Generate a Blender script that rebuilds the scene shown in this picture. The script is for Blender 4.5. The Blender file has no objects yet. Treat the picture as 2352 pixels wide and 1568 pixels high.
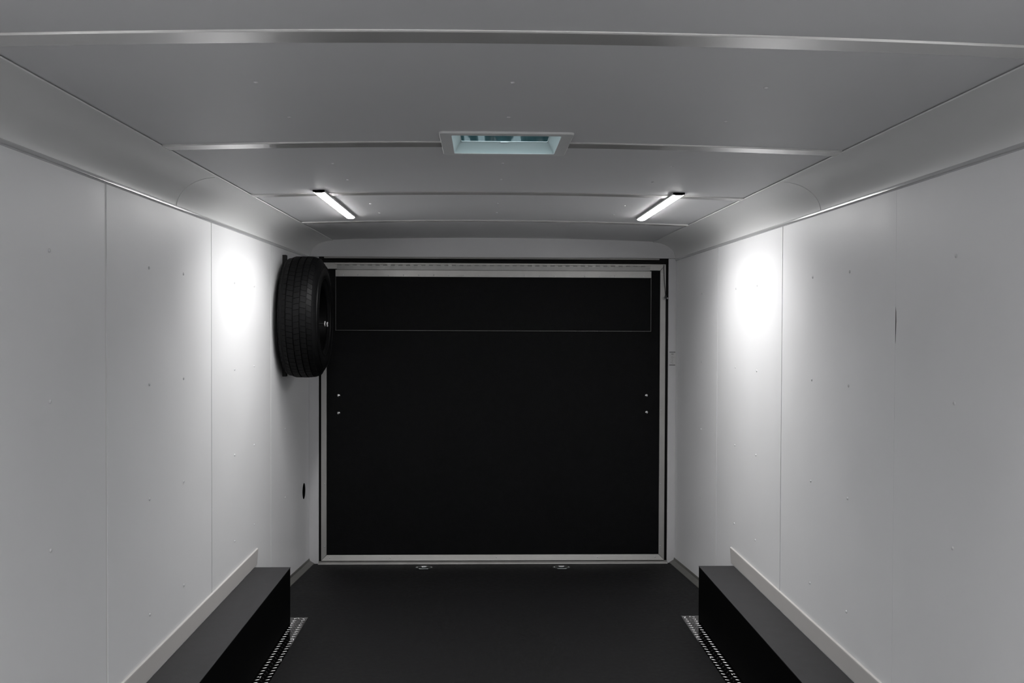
import bpy, bmesh, math, random
from mathutils import Vector, Matrix

SC = bpy.context.scene
COL = SC.collection
PI = math.pi
random.seed(7)

# ------------------------------------------------------------------ camera, world, exposure
cam_d = bpy.data.cameras.new('camera')
cam_d.sensor_width = 36.0
cam_d.lens = 2300.0 / 2352.0 * 36.0
cam_d.clip_start = 0.05
cam = bpy.data.objects.new('camera', cam_d)
COL.objects.link(cam)
YAW, PITCH, ROLL = 0.028669, -0.018239, 0.003884
fwd = Vector((math.sin(YAW) * math.cos(PITCH), math.cos(YAW) * math.cos(PITCH), math.sin(PITCH)))
r0 = Vector((math.cos(YAW), -math.sin(YAW), 0.0))
u0 = r0.cross(fwd)
rt = math.cos(ROLL) * r0 + math.sin(ROLL) * u0
up = -math.sin(ROLL) * r0 + math.cos(ROLL) * u0
M = Matrix((rt, up, -fwd)).transposed().to_4x4()
M.translation = Vector((-0.069, 0.0, 1.56))
cam.matrix_world = M
SC.camera = cam

world = bpy.data.worlds.new('world')
SC.world = world
world.use_nodes = True
bg = world.node_tree.nodes['Background']
bg.inputs['Color'].default_value = (0.82, 0.95, 1.0, 1)
bg.inputs['Strength'].default_value = 3.9

LAMP = 55.0            # radiance of the lit LED diffusers
LAMP_W, LAMP_SPREAD = 5.6, math.radians(138)   # downward beam of each LED strip

SC.view_settings.view_transform = 'Standard'
SC.view_settings.look = 'None'
SC.view_settings.exposure = 0.2
SC.view_settings.gamma = 1.0
SC.view_settings.use_curve_mapping = False
SC.cycles.max_bounces = 14
SC.cycles.diffuse_bounces = 10
SC.cycles.glossy_bounces = 5
SC.cycles.transparent_max_bounces = 8
SC.cycles.sample_clamp_indirect = 6.0
SC.cycles.caustics_reflective = False
SC.cycles.caustics_refractive = False

# ------------------------------------------------------------------ materials
MATS = {}
def mat(name, col, rough=0.5, metal=0.0, spec=0.5, noise=0.0, nscale=8.0, bump=0.0, bscale=200.0,
        rnoise=0.0, stretch=(1, 1, 1), emit=0.0, coat=0.0):
    if name in MATS:
        return MATS[name]
    m = bpy.data.materials.new(name)
    m.use_nodes = True
    nt = m.node_tree
    b = nt.nodes['Principled BSDF']
    b.inputs['Base Color'].default_value = (*col, 1)
    b.inputs['Roughness'].default_value = rough
    b.inputs['Metallic'].default_value = metal
    b.inputs['Specular IOR Level'].default_value = spec
    if coat:
        b.inputs['Coat Weight'].default_value = coat
        b.inputs['Coat Roughness'].default_value = 0.15
    if emit:
        b.inputs['Emission Color'].default_value = (*col, 1)
        b.inputs['Emission Strength'].default_value = emit
    if noise or bump or rnoise:
        tc = nt.nodes.new('ShaderNodeTexCoord')
        mp = nt.nodes.new('ShaderNodeMapping')
        mp.inputs['Scale'].default_value = stretch
        nt.links.new(tc.outputs['Object'], mp.inputs['Vector'])
    if noise or rnoise:
        n = nt.nodes.new('ShaderNodeTexNoise')
        n.inputs['Scale'].default_value = nscale
        n.inputs['Detail'].default_value = 5
        n.inputs['Roughness'].default_value = 0.6
        nt.links.new(mp.outputs['Vector'], n.inputs['Vector'])
        if noise:
            rr = nt.nodes.new('ShaderNodeMapRange')
            rr.inputs['From Min'].default_value = 0.25
            rr.inputs['From Max'].default_value = 0.75
            rr.inputs['To Min'].default_value = 1 - noise
            rr.inputs['To Max'].default_value = 1 + noise
            nt.links.new(n.outputs['Fac'], rr.inputs['Value'])
            mx = nt.nodes.new('ShaderNodeVectorMath')
            mx.operation = 'SCALE'
            mx.inputs[0].default_value = col
            nt.links.new(rr.outputs['Result'], mx.inputs['Scale'])
            nt.links.new(mx.outputs['Vector'], b.inputs['Base Color'])
        if rnoise:
            r2 = nt.nodes.new('ShaderNodeMapRange')
            r2.inputs['From Min'].default_value = 0.25
            r2.inputs['From Max'].default_value = 0.75
            r2.inputs['To Min'].default_value = max(0.02, rough - rnoise)
            r2.inputs['To Max'].default_value = min(1, rough + rnoise)
            nt.links.new(n.outputs['Fac'], r2.inputs['Value'])
            nt.links.new(r2.outputs['Result'], b.inputs['Roughness'])
    if bump:
        n2 = nt.nodes.new('ShaderNodeTexNoise')
        n2.inputs['Scale'].default_value = bscale
        n2.inputs['Detail'].default_value = 3
        nt.links.new(mp.outputs['Vector'], n2.inputs['Vector'])
        bp = nt.nodes.new('ShaderNodeBump')
        bp.inputs['Strength'].default_value = bump
        bp.inputs['Distance'].default_value = 0.002
        nt.links.new(n2.outputs['Fac'], bp.inputs['Height'])
        nt.links.new(bp.outputs['Normal'], b.inputs['Normal'])
    MATS[name] = m
    return m

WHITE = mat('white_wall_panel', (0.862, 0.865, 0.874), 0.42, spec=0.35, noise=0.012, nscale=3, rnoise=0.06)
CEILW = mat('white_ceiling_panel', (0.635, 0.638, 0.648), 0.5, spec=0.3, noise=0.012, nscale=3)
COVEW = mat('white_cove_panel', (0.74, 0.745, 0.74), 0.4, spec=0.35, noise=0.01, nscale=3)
BATT = mat('satin_white_batten', (0.64, 0.635, 0.625), 0.2, metal=0.36, spec=0.5, rnoise=0.05, nscale=5)
MOLD = mat('satin_molding', (0.66, 0.665, 0.67), 0.13, metal=0.35)
SCREWW = mat('white_screw_paint', (0.72, 0.72, 0.73), 0.25)
BACK = mat('joint_backing', (0.45, 0.45, 0.45), 0.7)
BACKL = mat('joint_fill_and_shade', (0.80, 0.80, 0.80), 0.5)
SHELL = mat('outer_shell', (0.25, 0.25, 0.26), 0.6)
FLOORM = mat('black_rubber_floor', (0.0056, 0.0056, 0.0061), 0.62, spec=0.2, noise=0.16, nscale=40, bump=0.5, bscale=260, rnoise=0.08)
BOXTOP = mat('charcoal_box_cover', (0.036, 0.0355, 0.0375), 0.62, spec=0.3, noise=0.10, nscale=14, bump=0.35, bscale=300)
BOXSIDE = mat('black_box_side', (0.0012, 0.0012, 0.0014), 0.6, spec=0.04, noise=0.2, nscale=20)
FLASH = mat('painted_flashing', (0.66, 0.64, 0.62), 0.42, spec=0.4, noise=0.02, nscale=6)
DOORM = mat('black_door_lining', (0.0046, 0.0049, 0.0054), 0.6, spec=0.10, noise=0.22, nscale=30, bump=0.3, bscale=320)
ALU = mat('brushed_aluminium', (0.46, 0.455, 0.44), 0.42, metal=0.45, noise=0.06, nscale=14, rnoise=0.1, stretch=(1, 1, 0.25))
BASEM = mat('grey_base_angle', (0.17, 0.167, 0.155), 0.45, metal=0.4, noise=0.1, nscale=12)
EDGEM = mat('thin_dark_edge', (0.16, 0.16, 0.155), 0.4, metal=0.5)
ALUD = mat('dull_aluminium', (0.33, 0.33, 0.32), 0.42, metal=0.5, noise=0.08, nscale=18, rnoise=0.1)
TREAD = mat('polished_tread_plate', (0.27, 0.262, 0.258), 0.16, metal=1.0, noise=0.06, nscale=22, rnoise=0.06)
LUGM = mat('polished_tread_lug', (0.30, 0.30, 0.30), 0.3, metal=1.0)
CHROME = mat('chrome', (0.85, 0.85, 0.86), 0.1, metal=1.0)
STEEL = mat('zinc_steel', (0.55, 0.56, 0.57), 0.28, metal=0.95)
DARKST = mat('dark_zinc', (0.07, 0.078, 0.078), 0.35, metal=0.6)
SEAL = mat('black_rubber_seal', (0.008, 0.008, 0.008), 0.5, spec=0.3)
JAMB = mat('grey_white_jamb', (0.60, 0.60, 0.61), 0.34, spec=0.4, noise=0.02, nscale=5)
RUBBER = mat('tyre_rubber', (0.0036, 0.0037, 0.0040), 0.52, spec=0.14, noise=0.12, nscale=25)
RIMM = mat('black_rim_paint', (0.0016, 0.0016, 0.0018), 0.5, spec=0.06)
BLACKM = mat('black_steel', (0.009, 0.009, 0.009), 0.5, spec=0.3)
LEDM = mat('lit_led_diffuser', (1.0, 0.99, 0.985), 0.5, emit=LAMP)
LHOUS = mat('lamp_housing', (0.62, 0.62, 0.62), 0.35)
LCAP = mat('lamp_end_cap', (0.10, 0.10, 0.105), 0.25)
VENTP = mat('vent_plastic', (0.70, 0.71, 0.71), 0.4, spec=0.4)
SHAFT = mat('vent_shaft_plastic', (0.60, 0.68, 0.68), 0.35, spec=0.45)
SKIRT = mat('smoked_vent_lid', (0.025, 0.045, 0.048), 0.1, spec=0.6, noise=0.35, nscale=9, stretch=(1, 3, 3))
LABELM = mat('grey_label', (0.56, 0.56, 0.56), 0.4)
LABELI = mat('label_ink', (0.13, 0.13, 0.135), 0.5)
LABELG = mat('label_faint_ink', (0.36, 0.36, 0.36), 0.5)
CORDM = mat('dark_cord', (0.04, 0.04, 0.042), 0.55)

LIDTOP = bpy.data.materials.new('translucent_lid_top')
LIDTOP.use_nodes = True
_nt = LIDTOP.node_tree
_nt.nodes.remove(_nt.nodes['Principled BSDF'])
_t = _nt.nodes.new('ShaderNodeBsdfTranslucent')
_t.inputs['Color'].default_value = (0.80, 0.88, 0.90, 1)
_nt.links.new(_t.outputs[0], _nt.nodes['Material Output'].inputs['Surface'])

# ------------------------------------------------------------------ mesh helpers
def box(bm, x0, x1, y0, y1, z0, z1):
    if x0 > x1: x0, x1 = x1, x0
    if y0 > y1: y0, y1 = y1, y0
    if z0 > z1: z0, z1 = z1, z0
    v = [bm.verts.new(p) for p in ((x0, y0, z0), (x1, y0, z0), (x1, y1, z0), (x0, y1, z0),
                                    (x0, y0, z1), (x1, y0, z1), (x1, y1, z1), (x0, y1, z1))]
    for f in ((0, 3, 2, 1), (4, 5, 6, 7), (0, 1, 5, 4), (1, 2, 6, 5), (2, 3, 7, 6), (3, 0, 4, 7)):
        bm.faces.new([v[i] for i in f])

def prism(bm, pts, axis, a, b):
    """closed polygon pts (2-D) extruded along axis from a to b"""
    def P(p, t):
        if axis == 'x': return (t, p[0], p[1])
        if axis == 'y': return (p[0], t, p[1])
        return (p[0], p[1], t)
    v0 = [bm.verts.new(P(p, a)) for p in pts]
    v1 = [bm.verts.new(P(p, b)) for p in pts]
    n = len(pts)
    for i in range(n):
        bm.faces.new((v0[i], v0[(i + 1) % n], v1[(i + 1) % n], v1[i]))
    bm.faces.new(v0[::-1]); bm.faces.new(v1)

def strip_sheet(bm, pts, axis, a, b):
    def P(p, t):
        if axis == 'x': return (t, p[0], p[1])
        if axis == 'y': return (p[0], t, p[1])
        return (p[0], p[1], t)
    v0 = [bm.verts.new(P(p, a)) for p in pts]
    v1 = [bm.verts.new(P(p, b)) for p in pts]
    for i in range(len(pts) - 1):
        bm.faces.new((v0[i], v0[i + 1], v1[i + 1], v1[i]))

def lathe(bm, prof, centre, axis='x', seg=48, closed=False):
    """prof: list of (t, r) along axis; revolve about the axis through centre"""
    rings = []
    for t, r in prof:
        ring = []
        for k in range(seg):
            a = 2 * PI * k / seg
            c, s = math.cos(a) * r, math.sin(a) * r
            if axis == 'x': p = (centre[0] + t, centre[1] + c, centre[2] + s)
            elif axis == 'y': p = (centre[0] + c, centre[1] + t, centre[2] + s)
            else: p = (centre[0] + c, centre[1] + s, centre[2] + t)
            ring.append(bm.verts.new(p))
        rings.append(ring)
    m = len(rings)
    for i in range(m if closed else m - 1):
        A, B = rings[i], rings[(i + 1) % m]
        for k in range(seg):
            bm.faces.new((A[k], A[(k + 1) % seg], B[(k + 1) % seg], B[k]))
    if not closed:
        bm.faces.new(rings[0]); bm.faces.new(rings[-1][::-1])

def tube(bm, pts, r, seg=8):
    pts = [Vector(p) for p in pts]
    rings = []
    for i, p in enumerate(pts):
        d = (pts[min(i + 1, len(pts) - 1)] - pts[max(i - 1, 0)]).normalized()
        a = d.orthogonal().normalized() if i == 0 else (rings[-1][1] - d * rings[-1][1].dot(d)).normalized()
        b = d.cross(a)
        rings.append(([bm.verts.new(p + r * (math.cos(2 * PI * k / seg) * a + math.sin(2 * PI * k / seg) * b)) for k in range(seg)], a))
    for i in range(len(rings) - 1):
        A, B = rings[i][0], rings[i + 1][0]
        for k in range(seg):
            bm.faces.new((A[k], A[(k + 1) % seg], B[(k + 1) % seg], B[k]))
    bm.faces.new(rings[0][0][::-1]); bm.faces.new(rings[-1][0])

def torus(bm, c, R, r, axis='y', seg=20, sub=8):
    for_v = []
    for i in range(seg):
        a = 2 * PI * i / seg
        ring = []
        for j in range(sub):
            b = 2 * PI * j / sub
            rr, h = R + r * math.cos(b), r * math.sin(b)
            x, y = rr * math.cos(a), rr * math.sin(a)
            p = {'y': (x, h, y), 'x': (h, x, y), 'z': (x, y, h)}[axis]
            ring.append(bm.verts.new((c[0] + p[0], c[1] + p[1], c[2] + p[2])))
        for_v.append(ring)
    for i in range(seg):
        A, B = for_v[i], for_v[(i + 1) % seg]
        for j in range(sub):
            bm.faces.new((A[j], A[(j + 1) % sub], B[(j + 1) % sub], B[j]))

def obj(name, bm, m, parent=None, smooth=False, bevel=0.0, bseg=2, loc=None):
    """link bm as one mesh; a bm built about the origin goes to loc (world) when given"""
    bmesh.ops.recalc_face_normals(bm, faces=bm.faces)
    me = bpy.data.meshes.new(name)
    bm.to_mesh(me); bm.free()
    me.materials.append(m)
    o = bpy.data.objects.new(name, me)
    COL.objects.link(o)
    if loc is not None:
        o.location = loc
    if parent is not None:
        o.parent = parent
        if loc is not None:
            o.location = Vector(loc) - world_loc(parent)
        else:
            o.location = -world_loc(parent)
    if bevel:
        b = o.modifiers.new('bevel', 'BEVEL')
        b.width = bevel; b.segments = bseg; b.limit_method = 'ANGLE'; b.angle_limit = math.radians(40)
    if smooth:
        for p in me.polygons:
            p.use_smooth = True
        try:
            me.set_sharp_from_angle(angle=math.radians(40))
        except Exception:
            pass
    return o

def world_loc(o):
    v = Vector(o.location)
    p = o.parent
    while p:
        v += Vector(p.location); p = p.parent
    return v

def inst(name, src, loc, parent):
    """copy of an object sharing its mesh; loc in world"""
    c = src.copy()
    c.name = name
    COL.objects.link(c)
    c.parent = parent
    c.location = Vector(loc) - world_loc(parent)
    return c

def tag(o, label, cat, group=None, kind=None):
    o['label'] = label; o['category'] = cat
    if group: o['group'] = group
    if kind: o['kind'] = kind
    return o

def thing(name, label, cat, loc=(0, 0, 0), group=None):
    o = bpy.data.objects.new(name, None)
    o.empty_display_size = 0.1
    COL.objects.link(o)
    o.location = loc
    return tag(o, label, cat, group)

NB = bmesh.new

# ------------------------------------------------------------------ dimensions (metres)
WX = 1.252                      # inner half width
S = 1.2192                      # 4 ft panels
Y0 = 3.176                      # a wall joint
YB = 3.2566                     # a ceiling batten
YE = 6.834                      # door end of the walls
YN = -3.4                       # nose end behind the camera
ZT = 1.995                      # top of the wall panels
XC, ZC = 1.105, 2.121           # edge of the ceiling
CROWN = 0.020
def zc(x): return ZC + CROWN * (1 - (x / XC) ** 2)
YR = 5.74                       # start of the sloping rear floor
def zf(y): return 0.0 if y <= YR else -0.085 * (y - YR) / (6.84 - YR)
VX, VY0, VY1 = 0.169, 3.083, 3.409   # roof vent opening

# ------------------------------------------------------------------ floor
bm = NB()
prism(bm, [(YN - 0.05, -0.25), (YN - 0.05, 0.0), (YR - 0.06, 0.0), (YR, -0.0015), (YR + 0.06, zf(YR + 0.06)), (6.90, zf(6.90)), (6.90, -0.25)], 'x', -1.30, 1.30)
fl = obj('floor', bm, FLOORM, smooth=False)
tag(fl, 'black textured rubber floor sloping down towards the ramp door', 'floor', kind='structure')

# ------------------------------------------------------------------ walls: backing, panels, screws
def screw_src(axis, sgn):
    b = NB()
    prof = [(0.0, 0.0056), (0.0012, 0.0056), (0.0026, 0.0044), (0.0034, 0.0022)]
    lathe(b, [(t * sgn, r) for t, r in prof], (0, 0, 0), axis=axis, seg=10)
    return b

TH = 0.009
SCREW_Z = [1.752, 1.340, 0.932, 0.520]

def panel_outline_box(bm, sx, y0, y1, z0, z1):
    box(bm, sx * WX, sx * (WX + TH), y0, y1, z0, z1)

def panel_with_hole(bm, sx, y0, y1, z0, z1, cy, cz, r):
    """flat slab with a round hole"""
    n = 32
    sq = 0.165
    xs = (sx * WX, sx * (WX + TH))
    def corner(a):
        c, s = math.cos(a), math.sin(a)
        k = sq / max(abs(c), abs(s))
        return (cy + c * k, cz + s * k)
    lay = []
    for x in xs:
        rr = r if x == xs[0] else r + 0.08      # the opening flares behind the face
        inn = [bm.verts.new((x, cy + rr * math.cos(2 * PI * i / n), cz + rr * math.sin(2 * PI * i / n))) for i in range(n)]
        out = [bm.verts.new((x, *corner(2 * PI * i / n))) for i in range(n)]
        for i in range(n):
            bm.faces.new((inn[i], inn[(i + 1) % n], out[(i + 1) % n], out[i]))
        lay.append(inn)
    for i in range(n):
        bm.faces.new((lay[0][i], lay[1][i], lay[1][(i + 1) % n], lay[0][(i + 1) % n]))
    # the rest of the slab round the square
    for (a0, a1, b0, b1) in ((y0, cy - sq, z0, z1), (cy + sq, y1, z0, z1), (cy - sq, cy + sq, z0, cz - sq), (cy - sq, cy + sq, cz + sq, z1)):
        box(bm, xs[0], xs[1], a0, a1, b0, b1)

for sx, side in ((-1, 'left'), (1, 'right')):
    bm = NB()
    box(bm, sx * (WX + TH + 0.001), sx * 1.32, YN - 0.05, 6.93, -0.25, 2.30)
    if sx < 0:
        bm.free(); bm = NB()
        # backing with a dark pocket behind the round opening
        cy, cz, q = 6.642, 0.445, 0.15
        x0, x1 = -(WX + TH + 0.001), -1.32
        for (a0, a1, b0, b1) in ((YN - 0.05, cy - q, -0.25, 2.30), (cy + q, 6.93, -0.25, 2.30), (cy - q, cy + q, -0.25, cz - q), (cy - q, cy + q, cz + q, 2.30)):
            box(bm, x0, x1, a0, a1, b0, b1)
        pass
    w = obj('wall_' + side, bm, BACK)
    if sx < 0:
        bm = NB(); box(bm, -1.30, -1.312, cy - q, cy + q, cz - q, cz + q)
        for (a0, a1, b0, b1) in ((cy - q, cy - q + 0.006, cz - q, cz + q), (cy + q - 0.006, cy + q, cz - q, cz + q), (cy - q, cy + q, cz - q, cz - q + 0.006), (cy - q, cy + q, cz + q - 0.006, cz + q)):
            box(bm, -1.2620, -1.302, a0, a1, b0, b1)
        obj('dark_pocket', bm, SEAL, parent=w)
    tag(w, f'{side} wall lined with tall white panels and rows of screws', 'wall', kind='structure')
    src = None
    for n in range(-5, 3):
        ya = YN if n == -5 else Y0 + n * S
        yb = Y0 + (n + 1) * S
        g = 0.0045
        zb = -0.12
        bm = NB()
        if sx < 0 and n == 2:
            panel_with_hole(bm, sx, ya + g, yb - 0.003, zb, ZT, 6.642, 0.445, 0.053)
        elif sx > 0 and n in (-1, 0):
            gg = 0.0007
            if n == -1:   # the edge that bows back and opens a short dark slit
                pts = [(ya + g, zb), (yb - gg, zb), (yb - gg, 1.495), (yb - 0.004, 1.508), (yb - 0.0075, 1.57), (yb - 0.006, 1.60), (yb - gg, 1.622), (yb - gg, ZT), (ya + g, ZT)]
                prism(bm, pts, 'x', sx * WX, sx * (WX + TH))
            else:
                panel_outline_box(bm, sx, ya + gg, yb - g, zb, ZT)
        else:
            ga = 0.0088 if (sx < 0 and n == 0) else g
            gb = 0.0088 if (sx < 0 and n == -1) else g
            panel_outline_box(bm, sx, ya + ga, yb - gb, zb, ZT)
        p = obj('wall_panel', bm, WHITE, parent=w)
        if sx > 0 and n == 0:      # black strip stands in for the shade inside the short open slit
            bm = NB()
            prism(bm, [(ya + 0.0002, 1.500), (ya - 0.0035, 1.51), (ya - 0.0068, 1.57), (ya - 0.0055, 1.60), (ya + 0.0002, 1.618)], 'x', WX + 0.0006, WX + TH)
            obj('joint_fill_and_shade', bm, SEAL, parent=w)
        if sx < 0 and n == 0:      # shallow filled joint
            bm = NB()
            box(bm, sx * (WX + 0.0022), sx * (WX + TH), ya - 0.0085, ya + 0.0085, zb, ZT)
            obj('joint_strip', bm, BACKL, parent=w)
        if n < -1:
            continue
        for ys in (ya + S / 3 - 0.003, ya + 2 * S / 3 - 0.003):
            for z in SCREW_Z:
                zz = z - 0.006 * (ys - 3.0) / 2
                if z < 0.6 and ys < 2.5: continue
                if n == 2 and ys > 6.2: continue
                if sx > 0 and n == -1 and ys < 2.5: continue
                if src is None:
                    src = obj('screw', screw_src('x', -sx), SCREWW, parent=p, smooth=True, loc=(sx * WX, ys, zz))
                else:
                    inst('screw', src, (sx * WX, ys, zz), p)

# nose wall behind the camera
bm = NB(); box(bm, -1.30, 1.30, YN - 0.05, YN, -0.1, 2.30)
tag(obj('wall_front', bm, WHITE), 'plain white nose wall behind the camera', 'wall', kind='structure')

# ------------------------------------------------------------------ ceiling
bm = NB()
for (a0, a1, b0, b1) in ((-1.30, 1.30, YN - 0.05, VY0 - 0.02), (-1.30, 1.30, VY1 + 0.02, 6.93), (-1.30, -VX - 0.02, VY0 - 0.02, VY1 + 0.02), (VX + 0.02, 1.30, VY0 - 0.02, VY1 + 0.02)):
    box(bm, a0, a1, b0, b1, 2.16, 2.22)
ceil = obj('ceiling', bm, SHELL)
tag(ceil, 'white crowned ceiling of wide panels with cross battens', 'ceiling', kind='structure')

def ceiling_sheet(bm, y0, y1):
    xs = sorted(set([-XC - 0.02 + i * (2 * XC + 0.04) / 24 for i in range(25)] + [-VX, VX]))
    ys = [y0, y1]
    for v in (VY0, VY1):
        if y0 < v < y1: ys.append(v)
    ys = sorted(ys)
    V = {}
    def vert(i, j):
        if (i, j) not in V:
            V[(i, j)] = bm.verts.new((xs[i], ys[j], zc(max(-XC, min(XC, xs[i])))))
        return V[(i, j)]
    for i in range(len(xs) - 1):
        for j in range(len(ys) - 1):
            mx, my = (xs[i] + xs[i + 1]) / 2, (ys[j] + ys[j + 1]) / 2
            if abs(mx) < VX and VY0 < my < VY1:
                continue
            bm.faces.new((vert(i, j), vert(i, j + 1), vert(i + 1, j + 1), vert(i + 1, j)))

csrc = None
panels_y = [(YN, YB - 5 * S)] + [(YB + n * S, YB + (n + 1) * S) for n in (-5, -4)] + [(YB + n * S, YB + (n + 1) * S) for n in range(-3, 2)] + [(YB + 2 * S, 6.86)]
for (a, b) in panels_y:
    bm = NB(); ceiling_sheet(bm, a + 0.002, b - 0.002)
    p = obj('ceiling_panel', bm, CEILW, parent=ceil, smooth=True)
    if a < 1.5 or a > 5:
        continue
    for ys in (a + S / 3 - 0.02, a + 2 * S / 3 - 0.02):
        for x in (-0.615, 0.0, 0.615):
            if abs(x) < 0.1 and VY0 - 0.1 < ys < VY1 + 0.1: continue
            l = (x, ys, zc(x) - 0.0005)
            if csrc is None:
                csrc = obj('screw', screw_src('z', -1), SCREWW, parent=p, smooth=True, loc=l)
            else:
                inst('screw', csrc, l, p)

# battens: low convex strips across the ceiling
def batten(bm, yc, x0, x1, w=0.080, d=0.004):
    nx, prof = 20, []
    for k in range(9):
        t = -1 + 2 * k / 8
        prof.append((t * w / 2, -d * (1.0 if k not in (0, 8) else 0.0) - 0.0008))
    prof[1] = (-w / 2 + 0.002, prof[1][1]); prof[7] = (w / 2 - 0.002, prof[7][1])
    prof += [(w / 2, 0.003), (-w / 2, 0.003)]
    rings = []
    for i in range(nx + 1):
        x = x0 + (x1 - x0) * i / nx
        rings.append([bm.verts.new((x, yc + py, zc(x) + pz)) for py, pz in prof])
    n = len(prof)
    for i in range(nx):
        for k in range(n):
            bm.faces.new((rings[i][k], rings[i][(k + 1) % n], rings[i + 1][(k + 1) % n], rings[i + 1][k]))
    bm.faces.new(rings[0]); bm.faces.new(rings[-1][::-1])
for n in range(-3, 3):
    yc = YB + n * S
    e = XC - 0.0155
    segs = [(-e, e)] if n != 0 else [(-e, -0.206), (0.206, e)]
    for x0, x1 in segs:
        bm = NB(); batten(bm, yc, x0, x1)
        obj('batten', bm, BATT, parent=ceil, smooth=True)

# ------------------------------------------------------------------ coves between walls and ceiling
def cove_pts(sx, off=0.0, n=14):
    pts = []
    for k in range(n + 1):
        a = PI / 2 * k / n
        x = XC - 0.012 + (WX - XC + 0.012 - off) * math.sin(PI / 2 - a) ** 1.0
        z = ZT + 0.006 + (ZC - 0.004 - off * 0.6 - ZT - 0.006) * math.sin(a)
        pts.append((sx * x, z))
    return pts
for sx, side, k in ((-1, 'left', 1), (1, 'right', 2)):
    e = bpy.data.objects.new(f'trim_{k}', None)
    COL.objects.link(e)
    tag(e, f'curved white cove joining the {side} wall to the ceiling', 'cove', kind='structure')
    for (a, b, off) in ((YN, 3.905, 0.0), (3.895, 6.86, 0.0028)):
        bm = NB(); strip_sheet(bm, cove_pts(sx, off), 'y', a, b)
        if off:      # the far sheet laps over the near one: its edge shows
            A_, B_ = cove_pts(sx, off), cove_pts(sx, 0.0)
            va = [bm.verts.new((p_[0], a, p_[1])) for p_ in A_]
            vb = [bm.verts.new((p_[0], a, p_[1])) for p_ in B_]
            for k_ in range(len(A_) - 1):
                bm.faces.new((va[k_], va[k_ + 1], vb[k_ + 1], vb[k_]))
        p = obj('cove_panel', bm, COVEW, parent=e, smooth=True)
    # satin molding along the top of the wall panels
    bm = NB()
    prof = []
    for i in range(9):
        t = i / 8
        prof.append((sx * (WX - 0.001 - 0.007 * (0.0 if i in (0, 8) else 1.0 if i not in (1, 7) else 0.85)), ZT - 0.004 + 0.017 * t))
    prof += [(sx * (WX + 0.004), ZT + 0.013), (sx * (WX + 0.004), ZT - 0.004)]
    prism(bm, prof, 'y', YN, YE)
    obj('wall_molding', bm, MOLD, parent=e, smooth=True)
    # small lip where cove meets ceiling
    bm = NB()
    prof = [(sx * (XC - 0.0155), ZC - 0.0015), (sx * (XC - 0.0150), ZC - 0.0050), (sx * (XC - 0.003), ZC - 0.0062), (sx * (XC - 0.003), ZC - 0.0015)]
    prism(bm, prof, 'y', YN, 6.86)
    obj('ceiling_lip', bm, COVEW, parent=e)

# ------------------------------------------------------------------ rear wall: header, jambs, seal
bm = NB()
box(bm, -1.30, 1.30, 6.90, 6.96, -0.25, 2.25)
wb = obj('wall_back', bm, SEAL)
tag(wb, 'rear frame of header and side jambs round the ramp door', 'wall', kind='structure')
# header board with rounded upper corners
bm = NB()
def header_top(x):
    ax = abs(x)
    if ax <= XC - 0.012: return zc(ax) + 0.012
    t = min(1.0, (ax - XC + 0.012) / (WX - 0.005 - XC + 0.012))
    return 2.013 + (ZC + 0.002 - 2.013) * math.sqrt(max(0.0, 1 - t * t))
xs = [-1.247 + 2.494 * i / 120 for i in range(121)]
pts = [(x, header_top(x)) for x in xs]
pts = [(-1.247, 2.008)] + pts + [(1.247, 2.008)]
prism(bm, pts, 'y', 6.838, 6.860)
obj('header_panel', bm, JAMB, parent=wb, smooth=False)
bm = NB()
prof = [(6.832, 2.0085), (6.829, 2.003), (6.832, 1.997), (6.86, 1.997), (6.86, 2.0085)]
prism(bm, prof, 'x', -1.15, 1.135)
obj('header_edge_trim', bm, ALU, parent=wb, smooth=True)
for x0, x1 in ((-1.256, -1.186), (1.199, 1.256)):
    bm = NB()
    box(bm, x0, x1, 6.836, 6.848, -0.09, 2.006)
    j = obj('jamb', bm, JAMB, parent=wb, bevel=0.004)
# rubber seal above the door
bm = NB()
tube(bm, [(-1.18, 6.862, 1.986), (1.19, 6.862, 1.986)], 0.006, 8)
obj('rubber_seal', bm, SEAL, parent=wb, smooth=True)

# ------------------------------------------------------------------ ramp door
DX0, DX1, DZ0, DZ1 = -1.172, 1.182, -0.066, 1.968
IX0, IX1, IZ0, IZ1 = -1.134, 1.143, -0.027, 1.924
bm = NB(); box(bm, DX0, DX1, 6.852, 6.895, DZ0, DZ1)
door = obj('door_1', bm, DOORM)
tag(door, 'black ramp door with silver metal edge frame and bolts', 'door', kind='structure')
bm = NB(); box(bm, IX0, IX1, 6.848, 6.853, IZ0, IZ1)
obj('door_panel', bm, DOORM, parent=door)
FY0, FY1 = 6.843, 6.854
rails = []
for pts in ([(DX0, DZ0), (IX0, IZ0), (IX0, IZ1), (DX0, DZ1)],
            [(DX1, DZ0), (IX1, IZ0), (IX1, IZ1), (DX1, DZ1)],
            [(DX0, DZ0), (DX1, DZ0), (IX1, IZ0), (IX0, IZ0)],
            [(DX0, DZ1), (DX1, DZ1), (IX1, IZ1), (IX0, IZ1)]):
    cx = sum(p[0] for p in pts) / 4; czz = sum(p[1] for p in pts) / 4
    pts = [(p[0] + (0.0006 if p[0] < cx else -0.0006), p[1] + (0.0006 if p[1] < czz else -0.0006)) for p in pts]
    bm = NB(); prism(bm, pts, 'y', FY0, FY1)
    if len(rails) == 2:      # the bottom rail leans back towards its top edge
        for v in bm.verts:
            if v.co.y < FY0 + 0.001 and v.co.z < -0.05: v.co.y -= 0.011
    rails.append(obj('frame_rail', bm, ALU, parent=door, bevel=0.0015))
def y_screw(r=0.0042, h=0.003):
    b = NB()
    lathe(b, [(0, r), (-h * 0.5, r), (-h, r * 0.55)], (0, 0, 0), axis='y', seg=10)
    return b
ds = None
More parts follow.
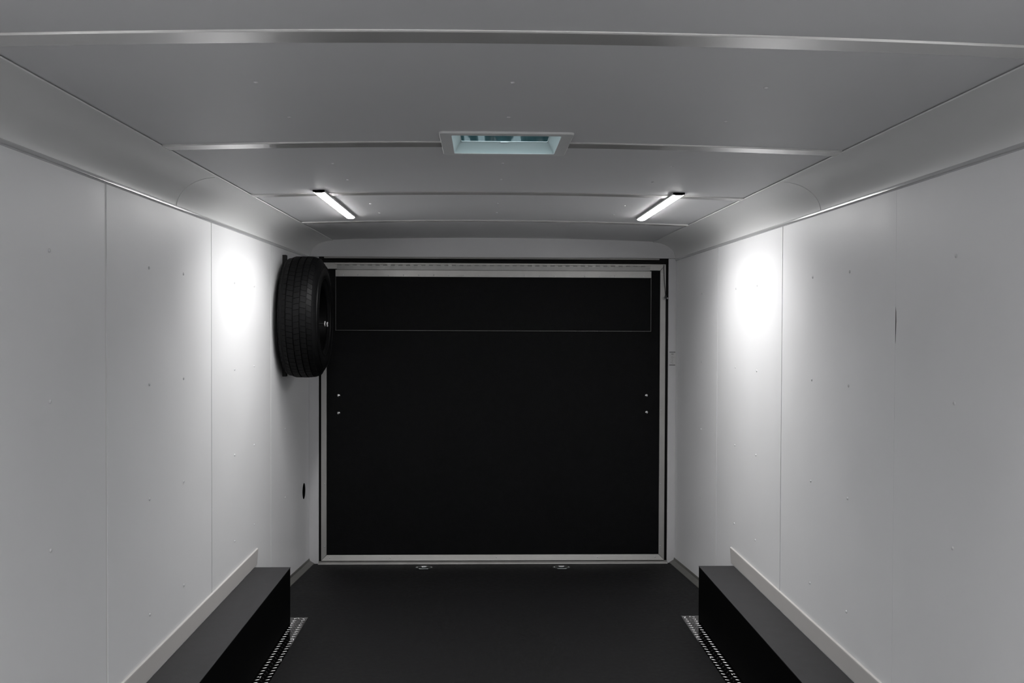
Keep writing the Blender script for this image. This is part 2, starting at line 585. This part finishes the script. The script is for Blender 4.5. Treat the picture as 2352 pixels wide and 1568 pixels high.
def door_screw(x, z, parent, y=FY0, m=STEEL):
    global ds
    if ds is None:
        ds = obj('screw', y_screw(), m, parent=parent, smooth=True, loc=(x, y, z))
    else:
        inst('screw', ds, (x, y, z), parent)
for z in (0.03, 0.46, 0.955, 1.40, 1.80): door_screw(-1.148, z, rails[0])
for z in (0.03, 0.46, 0.965, 1.48, 1.905): door_screw(1.155, z, rails[1])
for x in (-1.112, -0.70, 0.025, 0.72, 1.118): door_screw(x, -0.045, rails[2], y=6.8375)
for x in (-1.10, 1.122): door_screw(x, 1.945, rails[3])
# carriage bolts
bm = NB()
lathe(bm, [(0, 0.0125), (-0.0018, 0.0125), (-0.0055, 0.0105), (-0.0085, 0.0065), (-0.0095, 0.0025)], (0, 0, 0), axis='y', seg=20)
b0 = obj('bolt', bm, CHROME, parent=door, smooth=True, loc=(-1.053, 6.848, 1.064))
for x, z in ((-1.053, 0.944), (1.053, 1.068), (1.055, 0.952)):
    inst('bolt', b0, (x, 6.848, z), door)
# piano hinge of the flap: leaf with knuckles between small slots
bm = NB(); box(bm, -1.065, 1.072, 6.838, 6.846, 1.9205, 1.9485)
hinge = obj('hinge', bm, ALUD, parent=door)
bm = NB(); box(bm, -1.078, 1.078, 6.8375, 6.844, 1.9555, 1.9675)
obj('hinge_leaf', bm, ALU, parent=hinge, bevel=0.002)
bm = NB()
lathe(bm, [(0, 0.0042), (0.0275, 0.0042)], (0, 0, 0), axis='x', seg=10)
kn = None
for i in range(41):
    x = -1.062 + i * 0.0518
    l = (x, 6.8405, 1.9520)
    if kn is None:
        kn = obj('knuckle', bm, ALUD, parent=hinge, smooth=True, loc=l)
    else:
        inst('knuckle', kn, l, hinge)
# fold-out flap lying against the door
FX0, FX1 = -1.073, 1.080
bm = NB(); box(bm, FX0 + 0.003, FX1 - 0.003, 6.834, 6.8475, 1.509, 1.919)
flap = obj('ramp_flap', bm, DOORM, parent=door)
bm = NB(); box(bm, FX0, FX1, 6.8315, 6.846, 1.873, 1.9185)
fs = obj('flap_strip', bm, ALU, parent=flap, bevel=0.0012)
for (x0, x1, z0, z1) in ((FX0, FX0 + 0.0025, 1.506, 1.873), (FX1 - 0.0025, FX1, 1.506, 1.873), (FX0 + 0.0025, FX1 - 0.0025, 1.5065, 1.5095)):
    bm = NB(); box(bm, x0, x1, 6.833, 6.847, z0, z1)
    obj('edge_strip', bm, EDGEM, parent=flap)
for i in range(21):
    door_screw(FX0 + 0.05 + i * 0.1027, 1.884, flap, y=6.8315)
# threshold
bm = NB()
prism(bm, [(6.800, zf(6.80)), (6.806, zf(6.8) + 0.006), (6.842, -0.0705), (6.852, -0.0705), (6.852, -0.10), (6.80, -0.10)], 'x', -1.186, 1.199)
sill = obj('trim_3', bm, ALU)
tag(sill, 'silver metal threshold along the foot of the ramp door', 'threshold', kind='structure')

# ------------------------------------------------------------------ base angles along the rear part of the walls
for sx, side in ((-1, 'left'), (1, 'right')):
    bm = NB()
    rings = []
    for y in (5.10, YR, 6.834):
        z = zf(y)
        rings.append([bm.verts.new(p) for p in ((sx * WX, y, z + 0.036), (sx * (WX - 0.004), y, z + 0.036), (sx * (WX - 0.006), y, z + 0.022), (sx * (WX - 0.036), y, z + 0.004), (sx * (WX - 0.036), y, z - 0.001), (sx * WX, y, z - 0.001))])
    for i in range(2):
        for k in range(6):
            bm.faces.new((rings[i][k], rings[i][(k + 1) % 6], rings[i + 1][(k + 1) % 6], rings[i + 1][k]))
    bm.faces.new(rings[0]); bm.faces.new(rings[-1][::-1])
    o = obj('baseboard_' + side, bm, BASEM)
    tag(o, f'dull grey metal angle along the foot of the {side} wall', 'baseboard', kind='structure')

# ------------------------------------------------------------------ wheel well covers and tread plates
BX, BY0, BY1, BZ = 1.066, 2.45, 5.203, 0.291
for sx, side in ((-1, 'left'), (1, 'right')):
    t = thing('wheel_well_cover', f'long black box over the wheels along the {side} wall', 'wheel well', (sx * 1.16, (BY0 + BY1) / 2, 0.0038))
    bm = NB(); box(bm, sx * BX, sx * (WX - 0.001), BY0, BY1, 0.0038, BZ - 0.004)
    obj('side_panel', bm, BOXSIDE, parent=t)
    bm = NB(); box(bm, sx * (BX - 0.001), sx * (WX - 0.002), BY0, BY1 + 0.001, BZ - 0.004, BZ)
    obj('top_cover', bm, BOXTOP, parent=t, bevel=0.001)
    cuts = [2.40, 5.265] if sx < 0 else [2.40, 4.108, 5.265]
    for i in range(len(cuts) - 1):
        a, b = cuts[i], cuts[i + 1]
        bm = NB()
        # thin flashing: top ledge, face leaning slightly outwards, tucked behind the box
        d0, d1 = 0.007, 0.002
        WF = WX - 0.0006
        prism(bm, [(sx * WF, 0.378), (sx * (WX - d0), 0.375), (sx * (WX - d0 - 0.0005), 0.371), (sx * (WX - d1), BZ + 0.002), (sx * (WX - d1), BZ + 0.002), (sx * WF, BZ + 0.002)], 'y', a + 0.0006, b - 0.0006)
        obj('flashing', bm, FLASH, parent=t)
    # tread plate lying on the floor beside the box
    pt = thing('tread_plate', f'shiny raised-bar tread plate on the floor beside the {side} black box', 'floor plate', (sx * 1.03, (BY0 + BY1) / 2, 0.0))
    bm = NB(); box(bm, sx * 0.990, sx * 1.245, BY0 - 0.05, 5.295, 0.0, 0.002)
    obj('plate', bm, TREAD, parent=pt)
    bm = NB()
    pitch = 0.0377
    ny = int((5.285 - BY0) / pitch)
    for j in range(ny):
        for c in range(3):
            cx = sx * (1.0045 + c * 0.0225)
            cy = 5.272 - j * pitch - (pitch / 2 if c % 2 else 0)
            ang = math.radians(28 if c % 2 == 0 else -62) * (-sx)
            ca, sa = math.cos(ang), math.sin(ang)
            L_, W_ = 0.0115, 0.0019
            base = [(-L_, 0), (-L_ * 0.4, -W_), (L_ * 0.4, -W_), (L_, 0), (L_ * 0.4, W_), (-L_ * 0.4, W_)]
            topp = [(-L_ * 0.55, 0), (L_ * 0.55, 0)]
            vb = [bm.verts.new((cx + ca * p[0] - sa * p[1], cy + sa * p[0] + ca * p[1], 0.002)) for p in base]
            vt = [bm.verts.new((cx + ca * p[0] - sa * p[1], cy + sa * p[0] + ca * p[1], 0.0034)) for p in topp]
            for f in ((0, 1, 'a'), (2, 3, 'b'), (3, 4, 'b'), (5, 0, 'a')):
                bm.faces.new((vb[f[0]], vb[f[1]], vt[0] if f[2] == 'a' else vt[1]))
            bm.faces.new((vb[1], vb[2], vt[1], vt[0])); bm.faces.new((vb[4], vb[5], vt[0], vt[1]))
    lg = obj('tread_bars', bm, LUGM, parent=pt, smooth=False)
    lg['kind'] = 'stuff'
    bm = NB()
    lathe(bm, [(0, 0.005), (0.0012, 0.0048), (0.0028, 0.003)], (0, 0, 0), axis='z', seg=12)
    pl = [(1.006, 5.26), (1.036, 5.275), (0.998, 4.92), (0.998, 4.62), (1.045, 4.40)]
    sc0 = None
    for x, y in pl:
        if sc0 is None: sc0 = obj('screw', bm, CHROME, parent=pt, smooth=True, loc=(sx * x, y, 0.002))
        else: inst('screw', sc0, (sx * x, y, 0.002), pt)

# ------------------------------------------------------------------ LED strip lights
LEN, LW, LZ = 1.05, 0.048, 0.0155
def make_lamp(label, x, yc, power=1.0, group='LED strip lights on the ceiling'):
    zt = zc(x) - 0.0005
    t = thing('led_strip_light', label, 'light', (x, yc, zt), group)
    bm = NB(); box(bm, x - LW / 2, x + LW / 2, yc - LEN / 2, yc + LEN / 2, zt - 0.009, zt)
    obj('housing', bm, LHOUS, parent=t)
    bm = NB()
    prof = [(x - LW / 2 + 0.003, zt - 0.0092)]
    for k in range(11):
        a = PI * k / 10
        prof.append((x - (LW / 2 - 0.003) * math.cos(a), zt - 0.0092 - (LZ - 0.0092) * math.sin(a) ** 0.7))
    prof.append((x + LW / 2 - 0.003, zt - 0.0092))
    prism(bm, prof, 'y', yc - LEN / 2 + 0.008, yc + LEN / 2 - 0.008)
    obj('diffuser', bm, LEDM, parent=t, smooth=True)
    for s in (-1, 1):
        bm = NB()
        ya = yc + s * LEN / 2
        prism(bm, [(x - LW / 2 - 0.002, zt), (x - LW / 2 - 0.002, zt - 0.007), (x - LW / 2 + 0.008, zt - LZ + 0.003), (x + LW / 2 - 0.008, zt - LZ + 0.003), (x + LW / 2 + 0.002, zt - 0.007), (x + LW / 2 + 0.002, zt)], 'y', ya - s * 0.008, ya)
        obj('end_cap', bm, LCAP, parent=t)
    ld = bpy.data.lights.new('led_beam', 'AREA')
    ld.shape = 'RECTANGLE'; ld.size = LW - 0.012; ld.size_y = LEN - 0.04
    ld.energy = LAMP_W * power; ld.spread = LAMP_SPREAD; ld.color = (1.0, 0.99, 0.985)
    lo = bpy.data.objects.new('led_beam', ld)
    COL.objects.link(lo)
    lo.parent = t
    lo.location = (0, 0, -LZ - 0.0006)
    return t
LYC = 4.87
make_lamp('lit slim LED strip light on the left half of the ceiling', -0.780, LYC)
make_lamp('lit slim LED strip light on the right half of the ceiling', 0.780, LYC)
for k, where in ((3, 'just above the camera'), (6, 'beside the nose wall')):
    for sx, side in ((-1, 'left'), (1, 'right')):
        make_lamp(f'lit LED strip light on the {side} ceiling half {where}', sx * 0.780, LYC - k * S - 0.45, power=1.5)

# ------------------------------------------------------------------ roof vent
rv = thing('roof_vent', 'white square roof vent with open lit shaft in the ceiling', 'vent', (0, (VY0 + VY1) / 2, 2.134))
def rrect(cx, cy, hx, hy, r, n=5):
    pts = []
    for (sx_, sy_, a0) in ((1, 1, 0), (-1, 1, PI / 2), (-1, -1, PI), (1, -1, 3 * PI / 2)):
        for k in range(n + 1):
            a = a0 + PI / 2 * k / n
            pts.append((cx + sx_ * (hx - r) + r * math.cos(a), cy + sy_ * (hy - r) + r * math.sin(a)))
    return pts
CYV = (VY0 + VY1) / 2
HYV = (VY1 - VY0) / 2
def ring_solid(bm, levels):
    """levels: list of outlines (same count) with z; closed loop of rings"""
    R = [[bm.verts.new((p[0], p[1], z)) for p in pts] for pts, z in levels]
    n = len(R[0])
    for i in range(len(R)):
        A, B = R[i], R[(i + 1) % len(R)]
        for k in range(n):
            bm.faces.new((A[k], A[(k + 1) % n], B[(k + 1) % n], B[k]))
bm = NB()
ring_solid(bm, [(rrect(0, CYV, 0.2065, 0.199, 0.018), 2.147), (rrect(0, CYV, 0.2065, 0.199, 0.018), 2.137), (rrect(0, CYV, 0.2045, 0.197, 0.016), 2.134),
                (rrect(0, CYV, VX, HYV, 0.006), 2.134), (rrect(0, CYV, VX, HYV, 0.006), 2.147)])
obj('garnish_frame', bm, VENTP, parent=rv, smooth=True)
bm = NB()
ring_solid(bm, [(rrect(0, CYV, VX - 0.0005, HYV - 0.0005, 0.006), 2.136), (rrect(0, CYV, VX - 0.006, HYV - 0.004, 0.006), 2.15), (rrect(0, CYV, VX - 0.022, HYV - 0.020, 0.006), 2.1705), (rrect(0, CYV, VX - 0.018, HYV - 0.016, 0.006), 2.1712),
                (rrect(0, CYV, VX + 0.012, HYV + 0.012, 0.006), 2.1712), (rrect(0, CYV, VX + 0.012, HYV + 0.012, 0.006), 2.15)])
obj('shaft', bm, SHAFT, parent=rv, smooth=True)
# bright rim at the top of the shaft, with a small catch in the middle
bm = NB()
ring_solid(bm, [(rrect(0, CYV, VX - 0.018, HYV - 0.015, 0.006), 2.1714), (rrect(0, CYV, VX - 0.024, HYV - 0.021, 0.006), 2.1714), (rrect(0, CYV, VX - 0.024, HYV - 0.021, 0.006), 2.1734), (rrect(0, CYV, VX - 0.018, HYV - 0.015, 0.006), 2.1734)])
box(bm, -0.013, 0.013, VY1 - 0.0215, VY1 - 0.0185, 2.1695, 2.173)
obj('inner_rim', bm, VENTP, parent=rv)
# lid: wavy smoked skirt and a translucent top
bm = NB()
N = 240
def skirt_pt(k, lev):
    a = 4.0 * k / N
    side, f = int(a) % 4, a - int(a)
    hx, hy = VX - 0.004, HYV - 0.002
    c = [(hx, -hy), (hx, hy), (-hx, hy), (-hx, -hy), (hx, -hy)]
    x = c[side][0] + (c[side + 1][0] - c[side][0]) * f
    y = c[side][1] + (c[side + 1][1] - c[side][1]) * f
    wv = 0.010 * math.sin(15 * f + side + 0.9 * lev) * math.sin(PI * f) + 0.005 * math.sin(37 * f + 2 * side - 1.3 * lev)
    nx, ny = [(1, 0), (0, 1), (-1, 0), (0, -1)][side]
    g = (0.3, 1.0, 0.5, 1.0, 0.6)[lev]
    return (x + nx * wv * g, CYV + y + ny * wv * g, 2.174 + lev * 0.032)
R = [[bm.verts.new(skirt_pt(k, l)) for k in range(N)] for l in range(5)]
for l in range(4):
    for k in range(N):
        bm.faces.new((R[l][k], R[l][(k + 1) % N], R[l + 1][(k + 1) % N], R[l + 1][k]))
obj('lid_skirt', bm, SKIRT, parent=rv, smooth=True)
bm = NB()
g = 12
V = [[bm.verts.new((-VX - 0.02 + (2 * VX + 0.04) * i / g, VY0 - 0.02 + (VY1 - VY0 + 0.04) * j / g, 2.299 + 0.02 * math.sin(PI * i / g) * math.sin(PI * j / g))) for j in range(g + 1)] for i in range(g + 1)]
for i in range(g):
    for j in range(g):
        bm.faces.new((V[i][j], V[i + 1][j], V[i + 1][j + 1], V[i][j + 1]))
obj('lid_top', bm, LIDTOP, parent=rv, smooth=True)

# ------------------------------------------------------------------ spare wheel on the left wall
WXc, WYc, WZc = -1.112, 5.957, 1.592      # middle of the tyre
sw = thing('wheel', 'black spare wheel with ribbed tyre hung on the left wall', 'wheel', (WXc, WYc, WZc - 0.356))
R0 = 0.349
# tyre carcass: t runs from the wall side (-) to the room side (+)
prof = [(-0.070, 0.198), (-0.082, 0.205), (-0.098, 0.225), (-0.110, 0.258), (-0.114, 0.285), (-0.111, 0.315), (-0.104, 0.336), (-0.094, 0.346),
        (-0.055, R0), (0.0, R0 + 0.001), (0.045, R0), (0.066, 0.346), (0.082, 0.337), (0.098, 0.318), (0.109, 0.290), (0.112, 0.262), (0.106, 0.232), (0.094, 0.208), (0.082, 0.198),
        (0.070, 0.192), (-0.060, 0.192)]
bm = NB(); lathe(bm, prof, (WXc, WYc, WZc), seg=96, closed=True)
tyre = obj('tire', bm, RUBBER, parent=sw, smooth=True)
# tread blocks: five rows of slanted blocks
bm = NB()
rows = [(-0.107, -0.062, 0.352, 0.348, 0.010), (-0.056, -0.022, 0.357, 0.357, 0.006), (-0.015, 0.016, 0.3575, 0.3575, -0.006), (0.022, 0.052, 0.357, 0.354, 0.006), (0.057, 0.082, 0.353, 0.343, 0.010)]
NBk = 66
for ri, (t0, t1, ra, rb, sl) in enumerate(rows):
    for k in range(NBk):
        a0 = 2 * PI * (k + (0.5 if ri % 2 else 0)) / NBk
        da = 2 * PI / NBk * 0.93
        sh = sl / 0.356
        if ri == 0: ra_, rb_ = 0.338, 0.355
        else: ra_, rb_ = ra, rb
        def P(t, r, a): return (WXc + t, WYc + r * math.cos(a), WZc + r * math.sin(a))
        inner = 0.328
        q = []
        for rr in (None, inner):
            for (t, r, a) in ((t0, ra_, a0), (t1, rb_, a0 + sh), (t1, rb_, a0 + da + sh), (t0, ra_, a0 + da)):
                q.append(bm.verts.new(P(t, r if rr is None else min(rr, r - 0.006), a)))
        for f in ((0, 1, 2, 3), (0, 4, 5, 1), (1, 5, 6, 2), (2, 6, 7, 3), (3, 7, 4, 0)):
            bm.faces.new([q[i] for i in f])
tb = obj('tread', bm, RUBBER, parent=tyre)
tb['kind'] = 'stuff'
# sidewall ribs
bm = NB()
for rr, tt in ((0.300, 0.1075), (0.228, 0.1055)):
    lathe(bm, [(tt - 0.004, rr - 0.004), (tt + 0.002, rr - 0.002), (tt + 0.002, rr + 0.002), (tt - 0.004, rr + 0.004)], (WXc, WYc, WZc), seg=72, closed=True)
obj('sidewall_rib', bm, RUBBER, parent=tyre, smooth=True)
# rim
bm = NB()
prof = [(0.078, 0.196), (0.086, 0.203), (0.090, 0.200), (0.086, 0.188), (0.060, 0.178), (0.030, 0.172), (0.020, 0.150), (0.034, 0.110), (0.034, 0.062), (0.045, 0.054), (0.045, 0.040), (0.020, 0.040),
        (0.020, 0.10), (-0.02, 0.17), (-0.075, 0.182), (-0.078, 0.196)]
lathe(bm, prof, (WXc, WYc, WZc), seg=64, closed=True)
rim = obj('rim', bm, RIMM, parent=sw, smooth=True)
bm = NB()
lathe(bm, [(0, 0.011), (0.014, 0.011), (0.018, 0.007)], (0, 0, 0), seg=6)
nut = None
for k in range(5):
    a = 2 * PI * k / 5 + PI / 2
    l = (WXc + 0.034, WYc + 0.078 * math.cos(a), WZc + 0.078 * math.sin(a))
    if nut is None: nut = obj('lug_nut', bm, RIMM, parent=rim, loc=l)
    else: inst('lug_nut', nut, l, rim)
# wall bracket that carries it
br = thing('wheel_bracket', 'black steel wall bar and bolt that hold the spare wheel', 'bracket', (-1.24, WYc, 1.246))
bm = NB(); box(bm, -WX, -WX + 0.021, WYc - 0.022, WYc + 0.022, 1.240, 1.957)
obj('wall_bar', bm, BLACKM, parent=br, bevel=0.002)
HZ = 1.552
bm = NB()
box(bm, -WX + 0.0215, -1.075, WYc - 0.012, WYc + 0.012, HZ + 0.006, HZ + 0.060)
obj('arm', bm, BLACKM, parent=br)
bm = NB()
lathe(bm, [(0, 0.006), (0.083, 0.006)], (-1.0655, WYc, HZ), seg=14)
obj('stud', bm, BLACKM, parent=br, smooth=True)
bm = NB()
lathe(bm, [(0, 0.016), (0.004, 0.016)], (-1.0070, WYc, HZ), seg=24)
lathe(bm, [(0, 0.0155), (0.004, 0.0155)], (-0.9930, WYc, HZ - 0.003), seg=6)
obj('nut', bm, SCREWW, parent=br, smooth=False)

# ------------------------------------------------------------------ floor tie-downs by the door
def tie_down(label, x, y):
    sl = -0.085 / (6.84 - YR)
    t = thing('floor_tie_down', label, 'tie-down', (x, y, zf(y) + 0.0005), 'recessed tie-downs in the floor')
    t.rotation_euler = (math.atan(sl), 0, 0)
    def oct_(hx, hy, c): return [(hx, -hy + c), (hx, hy - c), (hx - c, hy), (-hx + c, hy), (-hx, hy - c), (-hx, -hy + c), (-hx + c, -hy), (hx - c, -hy)]
    bm = NB()
    ring_solid(bm, [(oct_(0.057, 0.050, 0.026), 0.0), (oct_(0.055, 0.048, 0.025), 0.004), (oct_(0.043, 0.036, 0.020), 0.004), (oct_(0.040, 0.033, 0.018), 0.0008)])
    o = obj('plate', bm, DARKST); o.parent = t
    bm = NB()
    v = [bm.verts.new((p[0], p[1], 0.001)) for p in oct_(0.0405, 0.0335, 0.018)]
    bm.faces.new(v)
    o = obj('pan', bm, BLACKM); o.parent = t
    bm = NB()
    pts = [(-0.026, 0.012, 0.005)] + [(0.026 * math.cos(a), 0.006 - 0.030 * math.sin(a), 0.005) for a in [PI - PI * k / 10 for k in range(11)]] + [(0.026, 0.012, 0.005)]
    tube(bm, pts, 0.0042, 8)
    o = obj('ring', bm, DARKST, smooth=True); o.parent = t
    bm = NB(); 
    prism(bm, [(0.004, 0.002), (0.005, 0.008), (0.010, 0.0105), (0.016, 0.0105), (0.020, 0.008), (0.021, 0.002)], 'x', -0.019, 0.019)
    o = obj('ring_clamp', bm, CHROME); o.parent = t
    bm = NB()
    lathe(bm, [(0, 0.004), (0.002, 0.003)], (0, 0, 0), axis='z', seg=8)
    me = None
    for sx_ in (-1, 1):
        o2 = obj('screw', bm, STEEL, smooth=True) if me is None else bpy.data.objects.new('screw', me)
        if me is None: me = o2.data
        else: COL.objects.link(o2)
        o2.parent = t; o2.location = (sx_ * 0.048, 0.0, 0.0038)
    return t
tie_down('recessed metal tie-down ring in the floor, left of the pair by the door', -0.458, 6.655)
tie_down('recessed metal tie-down ring in the floor, right of the pair by the door', 0.458, 6.648)

# ------------------------------------------------------------------ label on the right jamb
lb = thing('sticker_label', 'small pale rectangular sticker with dark bars on the right door jamb', 'sticker', (1.2275, 6.836, 1.272))
LX0, LX1, LZ0, LZ1 = 1.2065, 1.2490, 1.2745, 1.3685
bm = NB(); box(bm, LX0, LX1, 6.8352, 6.836, LZ0, LZ1)
obj('sheet', bm, LABELM, parent=lb)
for z0, z1 in ((LZ0, LZ0 + 0.0055), (LZ1 - 0.0055, LZ1)):
    bm = NB(); box(bm, LX0 + 0.0005, LX1 - 0.0005, 6.8347, 6.8352, z0, z1)
    obj('bar', bm, LABELI, parent=lb)
bm = NB()
for (x0, x1, z0, z1) in ((0.014, 0.030, 0.072, 0.083), (0.006, 0.012, 0.064, 0.066), (0.017, 0.024, 0.056, 0.062), (0.008, 0.018, 0.051, 0.053), (0.022, 0.037, 0.052, 0.054), (0.026, 0.036, 0.061, 0.062),
                         (0.018, 0.024, 0.043, 0.048), (0.008, 0.013, 0.040, 0.043), (0.028, 0.033, 0.040, 0.042), (0.019, 0.023, 0.026, 0.038), (0.011, 0.016, 0.018, 0.024), (0.020, 0.022, 0.010, 0.024), (0.025, 0.028, 0.014, 0.019)):
    box(bm, LX0 + x0, LX0 + x1, 6.8348, 6.8352, LZ0 + z0, LZ0 + z1)
pr = obj('print', bm, LABELG, parent=lb)
pr['kind'] = 'stuff'

# ------------------------------------------------------------------ cord with clip at the right edge of the door
dc = thing('door_cord', 'thin dark cord with a metal clip hanging at the right door edge', 'cord', (1.176, 6.836, 1.72))
bm = NB()
tube(bm, [(1.165, 6.838, 1.962), (1.166, 6.836, 1.93), (1.168, 6.835, 1.88), (1.172, 6.834, 1.82), (1.177, 6.833, 1.765), (1.178, 6.832, 1.752)], 0.0026, 8)
obj('cord', bm, CORDM, parent=dc, smooth=True)
bm = NB()
lathe(bm, [(0, 0.005), (0.004, 0.008), (0.016, 0.008), (0.022, 0.006)], (1.179, 6.831, 1.732), axis='z', seg=12)
obj('clip_body', bm, CORDM, parent=dc, smooth=True)
bm = NB(); torus(bm, (1.171, 6.828, 1.735), 0.0085, 0.0025)
obj('ring', bm, STEEL, parent=dc, smooth=True)
bm = NB(); lathe(bm, [(0, 0.006), (-0.005, 0.006), (-0.008, 0.003)], (1.191, 6.834, 1.735), axis='y', seg=12)
obj('rivet', bm, STEEL, parent=dc, smooth=True)
